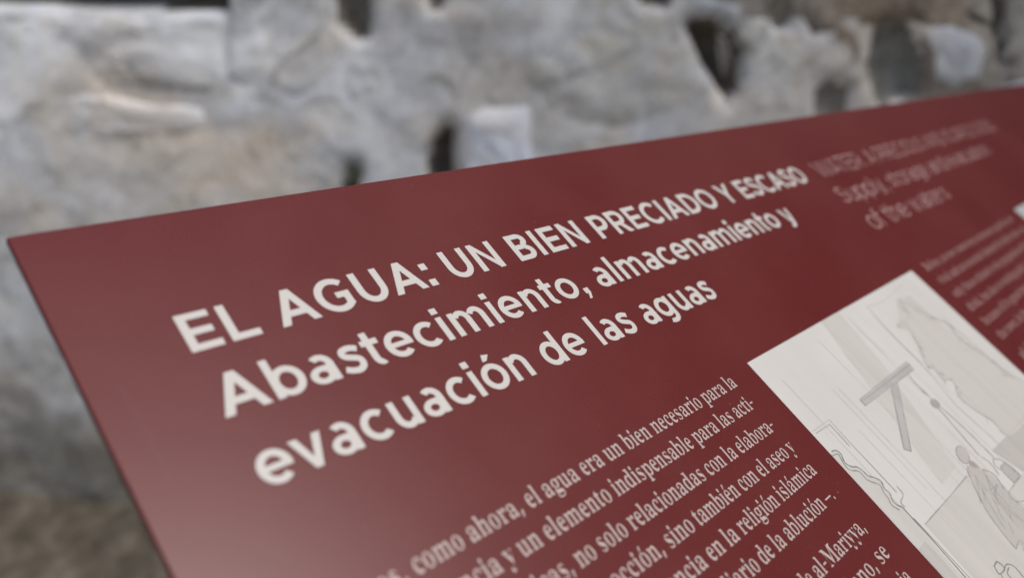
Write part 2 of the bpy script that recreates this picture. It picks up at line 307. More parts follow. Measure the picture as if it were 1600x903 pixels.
def sans_shape(ch, v, h):
    k = v / 114.0
    if ch == 'E': return 650, box(76, 0, 76 + v, 720) + box(76, 720 - h, 590, 720) + box(76, 360 - h / 2, 556, 360 + h / 2) + box(76, 0, 597, h)
    if ch == 'L': return 603, box(76, 0, 76 + v, 720) + box(76, 0, 568, h)
    if ch == 'I': return 292, box(146 - v / 2, 0, 146 + v / 2, 720)
    if ch == 'T': return 616, box(308 - v / 2, 0, 308 + v / 2, 720) + box(28, 720 - h, 588, 720)
    if ch == 'A':
        w = v * 1.07; ty = 725 * (366 - w) / (366 - .47 * w)
        return 776, [[(22, 0), (22 + w, 0), (388, ty), (754 - w, 0), (754, 0), (388 + w * .47, 725), (388 - w * .47, 725)]] + box(165, 162, 611, 162 + h)
    if ch == 'G': return 789, arc(425, 360, 373, 372, v, h, 46, 322) + box(432, 284, 708, 284 + h) + [[(708 - v, 100 + 20), (708, 108), (708, 384), (708 - v, 384)]]
    if ch == 'U': return 747, box(70, 300, 70 + v, 720) + box(677 - v, 300, 677, 720) + arc(373.5, 302, 303.5, 313, v, h, 180, 360)
    if ch == 'N': return 777, box(76, 0, 76 + v, 720) + box(701 - v, 0, 701, 720) + [[(76, 720), (76 + v * .95, 720), (701, 0), (701 - v * .9, 0)]]
    if ch == 'B': return 699, box(76, 0, 76 + v, 720) + box(76, 720 - h, 400, 720) + box(76, 0, 430, h) + box(76, 362 - h / 2, 420, 362 + h / 2) + arc(400, 537, 205, 183, v, h, -90, 90) + arc(425, 198, 220, 198, v, h, -90, 90)
    if ch == 'P': return 660, box(76, 0, 76 + v, 720) + box(76, 720 - h, 370, 720) + box(76, 232, 370, 232 + h) + arc(370, 476, 255, 244, v, h, -90, 90)
    if ch == 'R': return 691, box(76, 0, 76 + v, 720) + box(76, 720 - h, 385, 720) + box(76, 250, 385, 250 + h) + arc(385, 485, 250, 235, v, h, -90, 90) + [[(330, 262), (330 + v * 1.15, 262), (660, 0), (660 - v * 1.25, 0)]]
    if ch == 'C': return 741, arc(422, 360, 374, 372, v, h, 44, 316)
    if ch == 'D': return 760, box(76, 0, 76 + v, 720) + box(76, 720 - h, 345, 720) + box(76, 0, 345, h) + arc(345, 360, 365, 360, v, h, -90, 90)
    if ch == 'O': return 843, arc(421, 360, 379, 372, v * 1.02, h, 0, 360, 56)
    if ch == 'Y': return 711, box(355.5 - v / 2, 0, 355.5 + v / 2, 300) + [[(12, 720), (12 + v * 1.18, 720), (355.5 + v / 2, 285), (355.5 - v / 2, 275)], [(699, 720), (699 - v * 1.18, 720), (355.5 - v / 2, 285), (355.5 + v / 2, 275)]]
    if ch == 'S': return 620, path([(533, 588), (440, 646), (310, 668), (188, 634), (143, 540), (188, 452), (310, 398), (430, 352), (500, 285), (512, 196), (455, 92), (320, 52), (175, 82), (66, 158)], h * 1.02)
    if ch == 'W': return 1130, [[(18, 720), (18 + v * 1.1, 720), (328 + v * .45, -3), (328 - v * .45, -3)], [(565 - v * .4, 722), (565 + v * .4, 722), (328 + v * .45, -3), (328 - v * .45, -3)],
                                [(565 - v * .4, 722), (565 + v * .4, 722), (802 + v * .45, -3), (802 - v * .45, -3)], [(1112 - v * 1.1, 720), (1112, 720), (802 + v * .45, -3), (802 - v * .45, -3)]]
    if ch == ':': return 270, box(135 - v * .56, 0, 135 + v * .56, v * 1.1) + box(135 - v * .56, 400, 135 + v * .56, 400 + v * 1.1)
    if ch == ',': return 270, box(135 - v * .56, 0, 135 + v * .56, v * 1.1) + [[(135 - v * .1, 0), (135 + v * .56, 0), (135 + v * .56, 10), (118 + v * .1, -142), (118 - v * .48, -142)]]
    if ch in 'oó':
        s_ = arc(316, 266, 282, 277, v, h, 0, 360, 48)
        return 632, s_ + ([[(268, 606), (268 + v * .78, 606), (330 + v * 1.16, 716), (325, 752)]] if ch == 'ó' else [])
    if ch == 'b': return 650, box(68, 0, 68 + v, 740) + arc(352, 266, 266, 277, v, h, 0, 360, 48)
    if ch == 'd': return 650, box(582 - v, 0, 582, 740) + arc(298, 266, 266, 277, v, h, 0, 360, 48)
    if ch == 'p': return 650, box(68, -165, 68 + v, 533) + arc(352, 266, 266, 277, v, h, 0, 360, 48)
    if ch == 'g': return 642, box(574 - v, 20, 574, 533) + arc(296, 284, 262, 259, v, h, 0, 360, 48) + arc(330, 25, 244, 193, v, h, -128, 2)
    if ch == 'a': return 582, box(512 - v, 0, 512, 330) + arc(292, 318, 220, 224, v, h, 0, 128) + arc(250, 158, 215, 168, v, h * .9, 0, 360, 44) + box(240, 326 - h * .9, 512 - v / 2, 326 )
    if ch == 's': return 490, path([(425, 432), (340, 474), (240, 486), (150, 458), (126, 398), (165, 338), (255, 296), (350, 254), (388, 190), (365, 95), (270, 44), (150, 62), (48, 116)], h * 1.02)
    if ch == 't': return 385, box(95, 150, 95 + v, 685) + box(22, 533 - h, 352, 533) + arc(238, 150, 143, 160, v, h, 180, 298)
    if ch == 'e': return 612, arc(305, 266, 272, 277, v, h, -8, 314) + box(60, 266 - h * .46, 574, 266 + h * .40)
    if ch == 'c': return 562, arc(312, 266, 276, 277, v, h, 47, 313)
    if ch == 'i': return 262, box(131 - v / 2, 0, 131 + v / 2, 533) + box(131 - v * .57, 612, 131 + v * .57, 612 + v * 1.02)
    if ch == 'l': return 262, box(131 - v / 2, 0, 131 + v / 2, 740)
    if ch == 'n': return 610, box(68, 0, 68 + v, 533) + arc(318, 305, 224, 238, v, h, 0, 150) + box(542 - v, 0, 542, 306)
    if ch == 'h': return 610, box(68, 0, 68 + v, 740) + arc(318, 305, 224, 238, v, h, 0, 150) + box(542 - v, 0, 542, 306)
    if ch == 'r': return 400, box(68, 0, 68 + v, 533) + arc(310, 300, 225, 240, v, h, 82, 150)
    if ch == 'f': return 360, box(95, 0, 95 + v, 560) + box(22, 533 - h, 340, 533) + arc(245, 560, 150, 190, v, h, 66, 180)
    if ch == 'm': return 940, box(68, 0, 68 + v, 533) + arc(322, 318, 204, 225, v, h, 0, 150) + box(526 - v, 0, 526, 320) + arc(670, 318, 202, 225, v, h, 0, 150) + box(872 - v, 0, 872, 320)
    if ch == 'u': return 608, box(68, 228, 68 + v, 533) + arc(290, 228, 222, 238, v, h, 180, 330) + box(540 - v, 0, 540, 533)
    if ch == 'v': return 560, [[(12, 533), (12 + v * 1.1, 533), (280 + v * .47, -4), (280 - v * .47, -4)], [(548, 533), (548 - v * 1.1, 533), (280 - v * .47, -4), (280 + v * .47, -4)]]
    if ch == 'w': return 860, [[(14, 533), (14 + v, 533), (245 + v * .45, -4), (245 - v * .45, -4)], [(430 - v * .38, 535), (430 + v * .38, 535), (245 + v * .45, -4), (245 - v * .45, -4)],
                               [(430 - v * .38, 535), (430 + v * .38, 535), (615 + v * .45, -4), (615 - v * .45, -4)], [(846, 533), (846 - v, 533), (615 + v * .45, -4), (615 - v * .45, -4)]]
    if ch == 'y': return 560, [[(12, 533), (12 + v * 1.1, 533), (305 + v * .25, 0), (305 - v * .65, 0)]] + path([(548 - v * .53, 533), (420, 250), (318, 5), (262, -80), (190, -116), (90, -92)], v * .96)
    return 300, []
_ss = {}
def sans(ch, v, h):
    if (ch, v) in _ss: return _ss[(ch, v)]
    adv, polys = sans_shape(ch, v, h)
    polys = [p if area(p) > 0 else p[::-1] for p in polys]
    r = (adv, tri_union(polys) if polys else ([], []))
    _ss[(ch, v)] = r
    return r

# ------------------------------------------------------------------ the sign panel, local frame: x width, y up the slope, z out of the face
O_C = np.array(((9 - CX) / F_PX, (370 - CY) / F_PX, 1.0)) * S
P0 = CAM + ROT @ O_C                             # the panel's top left corner in the world
PW, PH, PT = 6.35 * S, 2.62 * S, 0.0032
sign = empty('information_panel', tuple(P0))
uw, ww, nw = Vector(ROT @ U_C), Vector(ROT @ W_C), Vector(ROT @ N_C)
mm = Matrix.Identity(4)
for r in range(3): mm[r][0], mm[r][1], mm[r][2], mm[r][3] = uw[r], ww[r], nw[r], P0[r]
sign.matrix_world = mm
tag(sign, 'maroon tilted information panel with white Spanish heading about water', 'sign')
def to_panel(x, y):
    """photograph pixel -> panel units (u right, v down)"""
    r = np.array(((x - CX) / F_PX, (y - CY) / F_PX, 1.0)); o = O_C / S
    P = r * (o @ N_C) / (r @ N_C) - o
    return float(P @ U_C), float(-(P @ W_C))
def loc(u, v, z=0): return (u * S, -v * S, z)

bm = bmesh.new()
bmesh.ops.create_cube(bm, size=1)
for v_ in bm.verts: v_.co = Vector(((v_.co.x + .5) * PW, (v_.co.y - .5) * PH, (v_.co.z - .5) * PT))
bmesh.ops.bevel(bm, geom=[e for e in bm.edges], offset=.0006, segments=3, affect='EDGES', profile=.5)
me = bpy.data.meshes.new('face_sheet'); bm.to_mesh(me); bm.free()
face = new_obj('face_sheet', me, M['maroon'], sign)
me.materials.append(M['core'])
for p in me.polygons:
    if p.normal.z < .2: p.material_index = 1
    p.use_smooth = abs(p.normal.z) < .99 and p.area < 1e-3

def text_line(name, text, u0, u1, v0, yscale, fn, mat, space=1.0, z=.00010, label=None, fix=()):
    """text between u0 and u1 on baseline v0; yscale = panel units per font unit"""
    adv = [fn(c)[0] * (space if c == ' ' else 1) for c in text]
    cum = [0]
    for a in adv: cum.append(cum[-1] + a)
    # fix = ((letter index, u), ...) pins words of a justified line; between pins the spacing is even
    pins = sorted([(cum[i], u_) for i, u_ in fix] + [(cum[-1], u1)] + ([(0, u0)] if u0 is not None else []))
    if u0 is None:
        (ca, ua), (cb, ub) = pins[0], pins[1]; pins = [(0, ua - ca * (ub - ua) / (cb - ca))] + pins
    def umap(x_):
        for (ca, ua), (cb, ub) in zip(pins[:-1], pins[1:]):
            if x_ <= cb: break
        return ua + (x_ - ca) * (ub - ua) / (cb - ca)
    V, Fc = [], []; x = 0
    for c, a in zip(text, adv):
        vs, fs = fn(c)[1]; b = len(V)
        V += [loc(umap(x + p[0]), v0 - p[1] * yscale, z) for p in vs]
        for f in fs:
            a_, b_, c_ = (Vector(vs[f[k]]) for k in (0, 1, 2))
            V_ = tuple(b + i for i in f)
            Fc.append(V_ if (b_ - a_).cross(c_ - b_) > 0 else V_[::-1])
        x += a
    o = new_obj(name, mesh_of(name, V, Fc), mat, sign)
    if label: o['label'] = label
    return o
CAPS = 0.0622 / 720
bold = lambda c: sans(c, 143, 126) if c.isupper() or c == ':' else sans(c, 129, 114)
thin = lambda c: sans(c, 50, 46)
K = .0865 / 1000 * 1.0
def head(text, u0, u1, v0, fn, name, mat):
    return text_line(name, text, u0, u1, v0, CAPS, fn, mat, label=None)
head('EL AGUA: UN BIEN PRECIADO Y ESCASO', .1290, 1.9145, .2455, bold, 'heading_line', M['white_ink'])
head('Abastecimiento, almacenamiento y', .1290, 1.6690, .3500, bold, 'heading_line', M['white_ink'])
head('evacuación de las aguas', .1290, 1.1480, .4560, bold, 'heading_line', M['white_ink'])
head('WATER: A PRECIOUS AND SCARCE GOOD', 1.994, 3.775, .2455, thin, 'english_heading_line', M['light_ink'])
head('Supply, storage and evacuation', 1.968, 3.41, .3500, thin, 'english_heading_line', M['light_ink'])
head('of the waters', 1.975, 2.637, .4560, thin, 'english_heading_line', M['light_ink'])

BY = .0620 / 1000
def body(text, u0, u1, v0, name='body_text_line', mat=None, ys=BY, fix=()):
    return text_line(name, text, u0, u1, v0, ys, serif, mat or M['body_ink'], space=.95, fix=fix)
def at_end(text, word): return text.index(word) + len(word)
L = ['Antes, como ahora, el agua era un bien necesario para la', 'supervivencia y un elemento indispensable para las acti-',
     'vidades domésticas, no solo relacionadas con la elabora-', 'ción de alimentos y cocción, sino también con el aseo y',
     'la higiene, por su importancia en la religión islámica', 'con el rito diario de la ablución —.',
     'la ciudad de al-Mariyya,', 'como un bien cotidiano, se']
body(L[0], .1310, .9850, .6310, fix=((L[0].index('como'), .2370),))
body(L[1], .1310, .9850, .6800, fix=((L[1].index('indis'), .5743),))
body(L[2], .1310, .9850, .7310, fix=((at_end(L[2], 'con'), .8154),))
body(L[3], .1310, .9850, .7800, fix=((at_end(L[3], 'sino'), .6619), (at_end(L[3], 'también'), .7930)))
body(L[4], .1310, .9890, .8285, fix=((L[4].index('relig'), .7344), (at_end(L[4], 'religión'), .8527)))
body(L[5], None, .9800, .8780, fix=((at_end(L[5], ' de'), .7629), (at_end(L[5], 'ablución'), .9433)))
body(L[6], None, .9860, .9450, fix=((L[6].index('al-M'), .8034),))
body(L[7], None, .9870, .9960, fix=((L[7].index(' se'), .9380),))
body('ia', .9600, .9880, 1.0460)

eng = ['Before, as now, water was a necessary good for sur-', 'vival and an essential element for daily tasks, not', 'only those related to the preparation of food and', 'drink, but also to washing and to cleanliness, and', 'because of its great importance in the religion of', 'the town, in the daily rite of ablution.',
       'al-Mariyya, as in any other town,', 'the water was kept in cisterns']
for i, s_ in enumerate(eng):
    v_ = .6260 + i * .0497 + (.018 if i > 5 else 0)
    s_ = ''.join(c if c in SERIF or c == ' ' else 'o' for c in s_)
    body(s_, 2.008, 2.895 if i not in (5, 7) else 2.70, v_, 'english_body_line', M['faint_ink'], BY * .92)

# ------------------------------------------------------------------ the printed drawing: paper colour, washes and pencil lines, laid on one another
def px(*pts): return [to_panel(x, y) for x, y in pts]
def flat(name, pts, mat, z, parent):
    vs, fs = tri_fill([pts if area(pts) > 0 else pts[::-1]])
    V = [loc(p[0], p[1], z) for p in vs]
    F2 = []
    for f in fs:
        a, b, c = (Vector(V[i]) for i in f[:3])
        F2.append(f if (b - a).cross(c - b).z > 0 else f[::-1])
    return new_obj(name, mesh_of(name, V, F2), mat, parent)
def smooth_pts(pts, n=6):
    P = [Vector(p) for p in pts]; P = [P[0] * 2 - P[1]] + P + [P[-1] * 2 - P[-2]]; c = []
    for i in range(1, len(P) - 2):
        for k in range(n):
            t_ = k / n; a, b, c_, d = P[i - 1], P[i], P[i + 1], P[i + 2]
            c.append(.5 * ((2 * b) + (c_ - a) * t_ + (2 * a - 5 * b + 4 * c_ - d) * t_ ** 2 + (3 * b - a - 3 * c_ + d) * t_ ** 3))
    return c + [P[-2]]
_rl = random.Random(4)
def strokes(name, lines, mat, z, parent):
    """lines: (points in panel units, width in panel units, smooth?) -> one mesh of pencil strokes with uneven weight"""
    V, Fc = [], []
    for pts, w, sm in lines:
        c = smooth_pts(pts) if sm else smooth_pts(pts, 1)
        if not sm:
            c2 = []
            for a, b in zip(c[:-1], c[1:]):
                nseg = max(1, int((b - a).length / .03))
                c2 += [a.lerp(b, k / nseg) for k in range(nseg)]
            c = c2 + [c[-1]]
        ph = _rl.random() * 9
        for i, p in enumerate(c):
            d = (c[min(i + 1, len(c) - 1)] - c[max(i - 1, 0)])
            d = d.normalized() if d.length > 0 else Vector((1, 0)); nn = Vector((-d.y, d.x))
            ww_ = w * (.65 + .55 * noise.noise(Vector((ph, i * .35, 0)))) * .5
            b = len(V)
            V += [loc(*(p + nn * ww_), z), loc(*(p - nn * ww_), z)]
            if i: Fc.append((b - 2, b - 1, b + 1, b))
    me = mesh_of(name, V, Fc)
    bm = bmesh.new(); bm.from_mesh(me)
    for f in bm.faces:
        f.normal_update()
        if f.normal.z < 0: f.normal_flip()
    bm.to_mesh(me); bm.free()
    o = new_obj(name, me, mat, parent)
    if len(lines) > 1: o['kind'] = 'stuff'
    return o
TL = (1.0565, .6030); PB = 1.64; PR = 1.9330
draw = flat('drawing', [TL, (PR, TL[1]), (PR, PB), (TL[0], PB)], M['paper'], .00010, sign)
draw['label'] = 'pencil drawing of a man drawing water under a wooden beam'
D2 = lambda x, y: to_panel(1160 + x / 1.7955, 400 + y / 1.7955)     # measured on an enlargement of the photograph
D3 = lambda x, y: to_panel(1360 + x / 3.433, 640 + y / 3.433)
def clampu(p, lo=TL[0] + .0008, hi=PR - .0008): return (min(max(p[0], lo), hi), min(max(p[1], TL[1] + .0008), PB - .001))
d2 = lambda *a: [clampu(D2(*p)) for p in a]
d3 = lambda *a: [clampu(D3(*p)) for p in a]
Z1, Z2, Z3, Z4 = .00015, .00020, .00025, .00030
# broad washes
flat('wash', d2((215, 178), (262, 150), (392, 300), (520, 480), (600, 590), (560, 640), (470, 520), (345, 350)), M['tone1'], Z1, draw)
flat('wash', [clampu(p) for p in [D2(355, 140)] + [tuple(q) for q in smooth_pts([D2(*p) for p in ((432, 128), (440, 175), (432, 198), (462, 205), (478, 226), (498, 262), (512, 300), (540, 322), (560, 345), (592, 352), (604, 392), (650, 430), (700, 462), (740, 505))], 4)] + [D2(760, 520), D2(815, 460), D2(815, 380), D2(700, 290), D2(560, 190), D2(468, 110)]][1:], M['tone1'], Z1, draw)
flat('wash', d2((740, 505), (760, 500), (830, 430), (900, 520), (900, 700), (840, 640), (700, 545)), M['tone2'], Z2, draw)
flat('wash', d2((512, 752), (632, 614), (700, 700), (905, 960), (905, 1150), (700, 960)), M['tone1'], Z1, draw)
flat('wash', d2((510, 800), (540, 828), (700, 1010), (640, 1010), (486, 832)), M['tone2'], Z2, draw)
# broken plaster on the left
wav = [(250, 548), (262, 545), (276, 556), (286, 578), (304, 590), (322, 592), (338, 603), (352, 616), (372, 622), (388, 632), (398, 652), (412, 664), (420, 684), (434, 698), (447, 703)]
wav2 = [(252, 560), (268, 556), (282, 580), (300, 600), (326, 604), (350, 628), (384, 642), (396, 664), (408, 678), (418, 698), (440, 712)]
flat('wash', [clampu(p) for p in [D2(*p) for p in wav] + [D2(600, 880), D2(700, 990), D2(640, 990)] + [D2(300, 640), D2(240, 560)]], M['tone1'], Z1 + .00002, draw)
L_ = []
L_.append(([D2(*p) for p in wav], .0042, True)); L_.append(([D2(*p) for p in wav2], .0030, True))
L_.append(([D2(447, 703), D2(520, 782), D2(600, 872), (D2(760, 1056))], .0036, False))
strokes('pencil_line', L_, M['pencil'], Z3, draw)
L_ = [([D2(196, 492), D2(243, 459), D2(300, 522), D2(370, 596), D2(432, 662)], .0024, False), ([D2(206, 497), D2(244, 472), D2(300, 533)], .0022, False),
      ([D2(480, 735), D2(560, 820), D2(640, 905), D2(700, 972)], .0020, False), ([D2(432, 645), D2(450, 668), D2(444, 690), D2(456, 704)], .0030, True),
      ([D2(512, 752), D2(572, 684), D2(630, 616)], .0030, False)]
strokes('pencil_line', L_, M['pencil2'], Z3, draw)
# irregular plaster edge, upper right
ed = [(350, 142), (392, 128), (446, 82)]
e2 = [(432, 128), (442, 120), (450, 150), (466, 160), (458, 182), (434, 196), (470, 206), (480, 228), (500, 262), (512, 300), (544, 322), (560, 345), (592, 352), (606, 392), (650, 430), (700, 462), (740, 505)]
e3 = [(455, 130), (500, 152), (540, 178), (575, 190), (610, 232), (650, 262), (690, 288), (740, 330), (790, 352), (840, 420)]
L_ = [([D2(*p) for p in ed], .0024, True), ([D2(*p) for p in e2], .0048, True), ([D2(*p) for p in e3], .0050, True),
      ([D2(352, 146), D2(420, 220), D2(500, 300), D2(600, 420), D2(700, 510), D2(830, 640)], .0022, False),
      ([D2(700, 545), D2(735, 512), D2(800, 440)], .0026, False), ([D2(560, 175), D2(640, 240), D2(760, 345)], .0028, True)]
strokes('pencil_line', [(p if True else p, w, s_) for p, w, s_ in [([clampu(q) for q in p], w, s_) for p, w, s_ in L_]], M['pencil3'], Z3, draw)
# pencil hatching that follows the wall, pale and uneven
L_ = []
for k in range(14):
    u_ = TL[0] + .02 + _rl.random() * .5; v0_ = TL[1] + .01 + _rl.random() * .22; ln = .10 + _rl.random() * .30
    L_.append(([(u_, v0_), (u_ + _rl.uniform(-.004, .004), v0_ + ln)], .0011, False))
strokes('pencil_line', L_, M['pencil3'], Z2 - .00002, draw)
# beam and brace
beam = flat('beam', d2((331, 405), (459, 301), (477, 318), (345, 418)), M['tone3'], Z2, draw)
flat('brace', d2((418, 364), (433, 356), (471, 547), (454, 541)), M['tone3'], Z2 - .00001, draw)
strokes('pencil_line', [([D2(*p) for p in q], .0020, False) for q in (((329, 403), (459, 297)), ((459, 297), (480, 318)), ((480, 318), (345, 420)), ((345, 420), (329, 403)), ((416, 364), (452, 541)), ((434, 354), (473, 548)), ((473, 548), (452, 541)), ((331, 406), (344, 401), (470, 303)))], M['pencil'], Z3, draw)
# rope, pulley
strokes('rope', [([D2(*p) for p in q], 0.0027, True) for q in (((466, 334), (480, 352), (500, 372), (514, 384), (530, 402)), ((548, 426), (585, 468), (640, 532), (664, 560)), ((556, 424), (600, 462), (660, 520), (705, 565)), ((500, 370), (508, 382), (520, 390)))], M['pencil'], Z3, draw)
cp = [(540 + 13 * math.cos(a), 414 + 14 * math.sin(a)) for a in [k * math.pi / 6 for k in range(12)]]
flat('pulley', d2(*[(x + (y - 414) * .5, y) for x, y in cp]), M['pencil2'], Z2, draw)
# the man in a robe
fig = flat('figure', d3((520, 300), (600, 318), (660, 360), (760, 470), (800, 520), (900, 600), (1000, 760), (1000, 860), (900, 790), (800, 720), (780, 745), (700, 640), (640, 560), (590, 470), (540, 380)), M['tone2'], Z2, draw)
hd = [(494 + 34 * math.cos(a) + 12 * math.sin(a), 242 + 46 * math.sin(a) + 10 * math.cos(a)) for a in [k * math.pi / 8 for k in range(16)]]
flat('head', d3(*hd), M['tone2'], Z2 + .00001, draw)
flat('beard', d3((524, 268), (548, 275), (588, 310), (560, 314), (530, 296)), M['beard'], Z2 + .00002, draw)
flat('pot', d3((742, 440), (800, 352), (850, 330), (960, 420), (900, 560), (800, 500)), M['tone1'], Z2, draw)
flat('bucket', d3((700, 318), (716, 285), (800, 350), (770, 392)), M['tone3'], Z2 + .00002, draw)
L3 = lambda w, *pts: ([clampu(D3(*p)) for p in pts], w, True)
strokes('pencil_line', [L3(.0030, *(hd + hd[:1])), L3(.0034, (520, 300), (522, 335), (560, 420), (600, 500), (640, 570), (700, 650), (740, 700), (780, 745)),
    L3(.003, (600, 318), (660, 345), (700, 400), (712, 430)), L3(.003, (600, 318), (620, 360), (660, 420), (700, 470), (780, 560), (880, 650)),
    L3(.003, (660, 262), (700, 270), (760, 310), (808, 356)), L3(.003, (590, 250), (640, 285), (690, 350)), L3(.003, (656, 262), (668, 300), (702, 322)),
    L3(.003, (742, 440), (748, 470), (790, 492), (840, 482)), L3(.003, (800, 352), (770, 400), (742, 440)), L3(.003, (716, 285), (702, 318), (770, 392)), L3(.003, (722, 290), (800, 350), (772, 392)),
    L3(.0028, (680, 390), (665, 430), (690, 480), (740, 540), (820, 600)), L3(.0028, (700, 400), (760, 470), (830, 540)), L3(.0028, (640, 430), (680, 405), (668, 440)),
    L3(.0030, (780, 745), (790, 712), (803, 703), (850, 740)), L3(.0026, (620, 350), (650, 440), (720, 540), (800, 640)),
    L3(.0026, (560, 350), (600, 430), (660, 540), (720, 640))], M['pencil2'], Z3, draw)
strokes('pencil_line', [L3(.0042, (662, 838), (680, 815), (718, 850), (690, 880), (662, 838)), L3(.0036, (718, 850), (730, 828), (770, 840), (820, 900), (850, 960)), L3(.0036, (700, 884), (712, 905), (740, 940)),
    L3(.0032, (740, 845), (735, 880), (770, 920))], M['pencil'], Z3, draw)
rr_ = random.Random(12); L_ = []
for k in range(12):      # short shading strokes on robe and pot
    x0_, y0_ = rr_.uniform(560, 820), 0; y0_ = 330 + (x0_ - 560) * 1.15 + rr_.uniform(-10, 120)
    L_.append(L3(.0011, (x0_, y0_), (x0_ + rr_.uniform(14, 36), y0_ + rr_.uniform(34, 70))))
for k in range(30):      # crumbling plaster edge
    i_ = rr_.randrange(len(e2) - 1); a_, b_ = e2[i_], e2[i_ + 1]; f_ = rr_.random()
    x0_, y0_ = a_[0] + (b_[0] - a_[0]) * f_ + rr_.uniform(-9, 9), a_[1] + (b_[1] - a_[1]) * f_ + rr_.uniform(-9, 9)
    L_.append(([clampu(D2(x0_, y0_)), clampu(D2(x0_ + rr_.uniform(4, 16), y0_ + rr_.uniform(2, 14)))], .0016, False))
for k in range(26):
    i_ = rr_.randrange(len(e3) - 1); a_, b_ = e3[i_], e3[i_ + 1]; f_ = rr_.random()
    x0_, y0_ = a_[0] + (b_[0] - a_[0]) * f_ + rr_.uniform(-12, 8), a_[1] + (b_[1] - a_[1]) * f_ + rr_.uniform(-8, 12)
    L_.append(([clampu(D2(x0_, y0_)), clampu(D2(x0_ + rr_.uniform(4, 18), y0_ + rr_.uniform(2, 14)))], .0018, False))
strokes('pencil_line', L_, M['pencil2'], Z4, draw)
sec = flat('second_picture', [(2.985, .592), (3.85, .592), (3.85, 1.60), (2.985, 1.60)], M['photo'], .00010, sign)

sc_ = strokes('scuff', [([to_panel(186, 600), to_panel(238, 690), to_panel(292, 800)], .0022, False), ([to_panel(150, 480), to_panel(178, 545)], .0014, False)], M['scuff'], .00006, sign)
# supports behind and below the sheet: a folded steel tray and two posts to the ground
def add_box(bm_, lo, hi):
    r = bmesh.ops.create_cube(bm_, size=1)
    for v_ in r['verts']: v_.co = Vector([lo[i] + (v_.co[i] + .5) * (hi[i] - lo[i]) for i in range(3)])
bm = bmesh.new()
add_box(bm, (.10, -PH + .06, -.027), (PW - .10, -PH + .10, -PT - .0002)); add_box(bm, (.10, -.20, -.027), (PW - .10, -.16, -PT - .0002))
bmesh.ops.bevel(bm, geom=list(bm.edges), offset=.002, segments=1, affect='EDGES')
me = bpy.data.meshes.new('rail'); bm.to_mesh(me); bm.free(); new_obj('support_rail', me, M['steel'], sign)
inv = sign.matrix_world.inverted()
for xu in (.45, PW - .45):
    top = sign.matrix_world @ Vector((xu, -PH * .52, -.028))
    bm = bmesh.new(); add_box(bm, (top.x - .03, top.y - .03, -.05), (top.x + .03, top.y + .03, top.z - .01))
    for v_ in bm.verts:
        if v_.co.z > .2:   # cut the head of the post to the panel's slope
            l_ = inv @ v_.co; v_.co.z += (-.028 - l_.z) / nw.z
    bm.transform(inv)
    me = bpy.data.meshes.new('post'); bm.to_mesh(me); bm.free(); new_obj('post', me, M['steel'], sign)
    bm = bmesh.new(); add_box(bm, (xu - .04, -PH + .05, -.050), (xu + .04, -.15, -.0275))
    me = bpy.data.meshes.new('bracket'); bm.to_mesh(me); bm.free(); new_obj('bracket', me, M['steel'], sign)

# ------------------------------------------------------------------ the masonry wall behind, square to the view
fh = ROT @ np.array((0, 0, 1.0)); fh[2] = 0; fh = nrm(fh)
rh = np.array((fh[1], -fh[0], 0))                # to the right along the wall
DW = 1.95                                        # metres from camera to the wall's face
WB = np.array((CAM[0], CAM[1], 0)) + fh * DW     # wall's local origin on the ground
def to_wall(x, y):
    d = ROT @ np.array((x - CX, y - CY, F_PX)); t_ = DW / (d @ fh); P = CAM + d * t_
    return float((P - WB) @ rh), float(P[2])
wall = empty('rubble_wall', tuple(WB))
wmat = Matrix.Identity(4)
for r in range(3): wmat[r][0], wmat[r][1], wmat[r][2], wmat[r][3] = rh[r], -fh[r], (0, 0, 1)[r], WB[r]
# local axes: x right, y = z_up? keep right-handed: x right, y into the wall, z up
for r in range(3): wmat[r][1] = fh[r]
wall.matrix_world = wmat
tag(wall, 'old whitewashed rubble stone wall behind the panel with dark gaps', 'wall')
WX0, WX1, WZ1 = -3.2, 1.62, 4.0

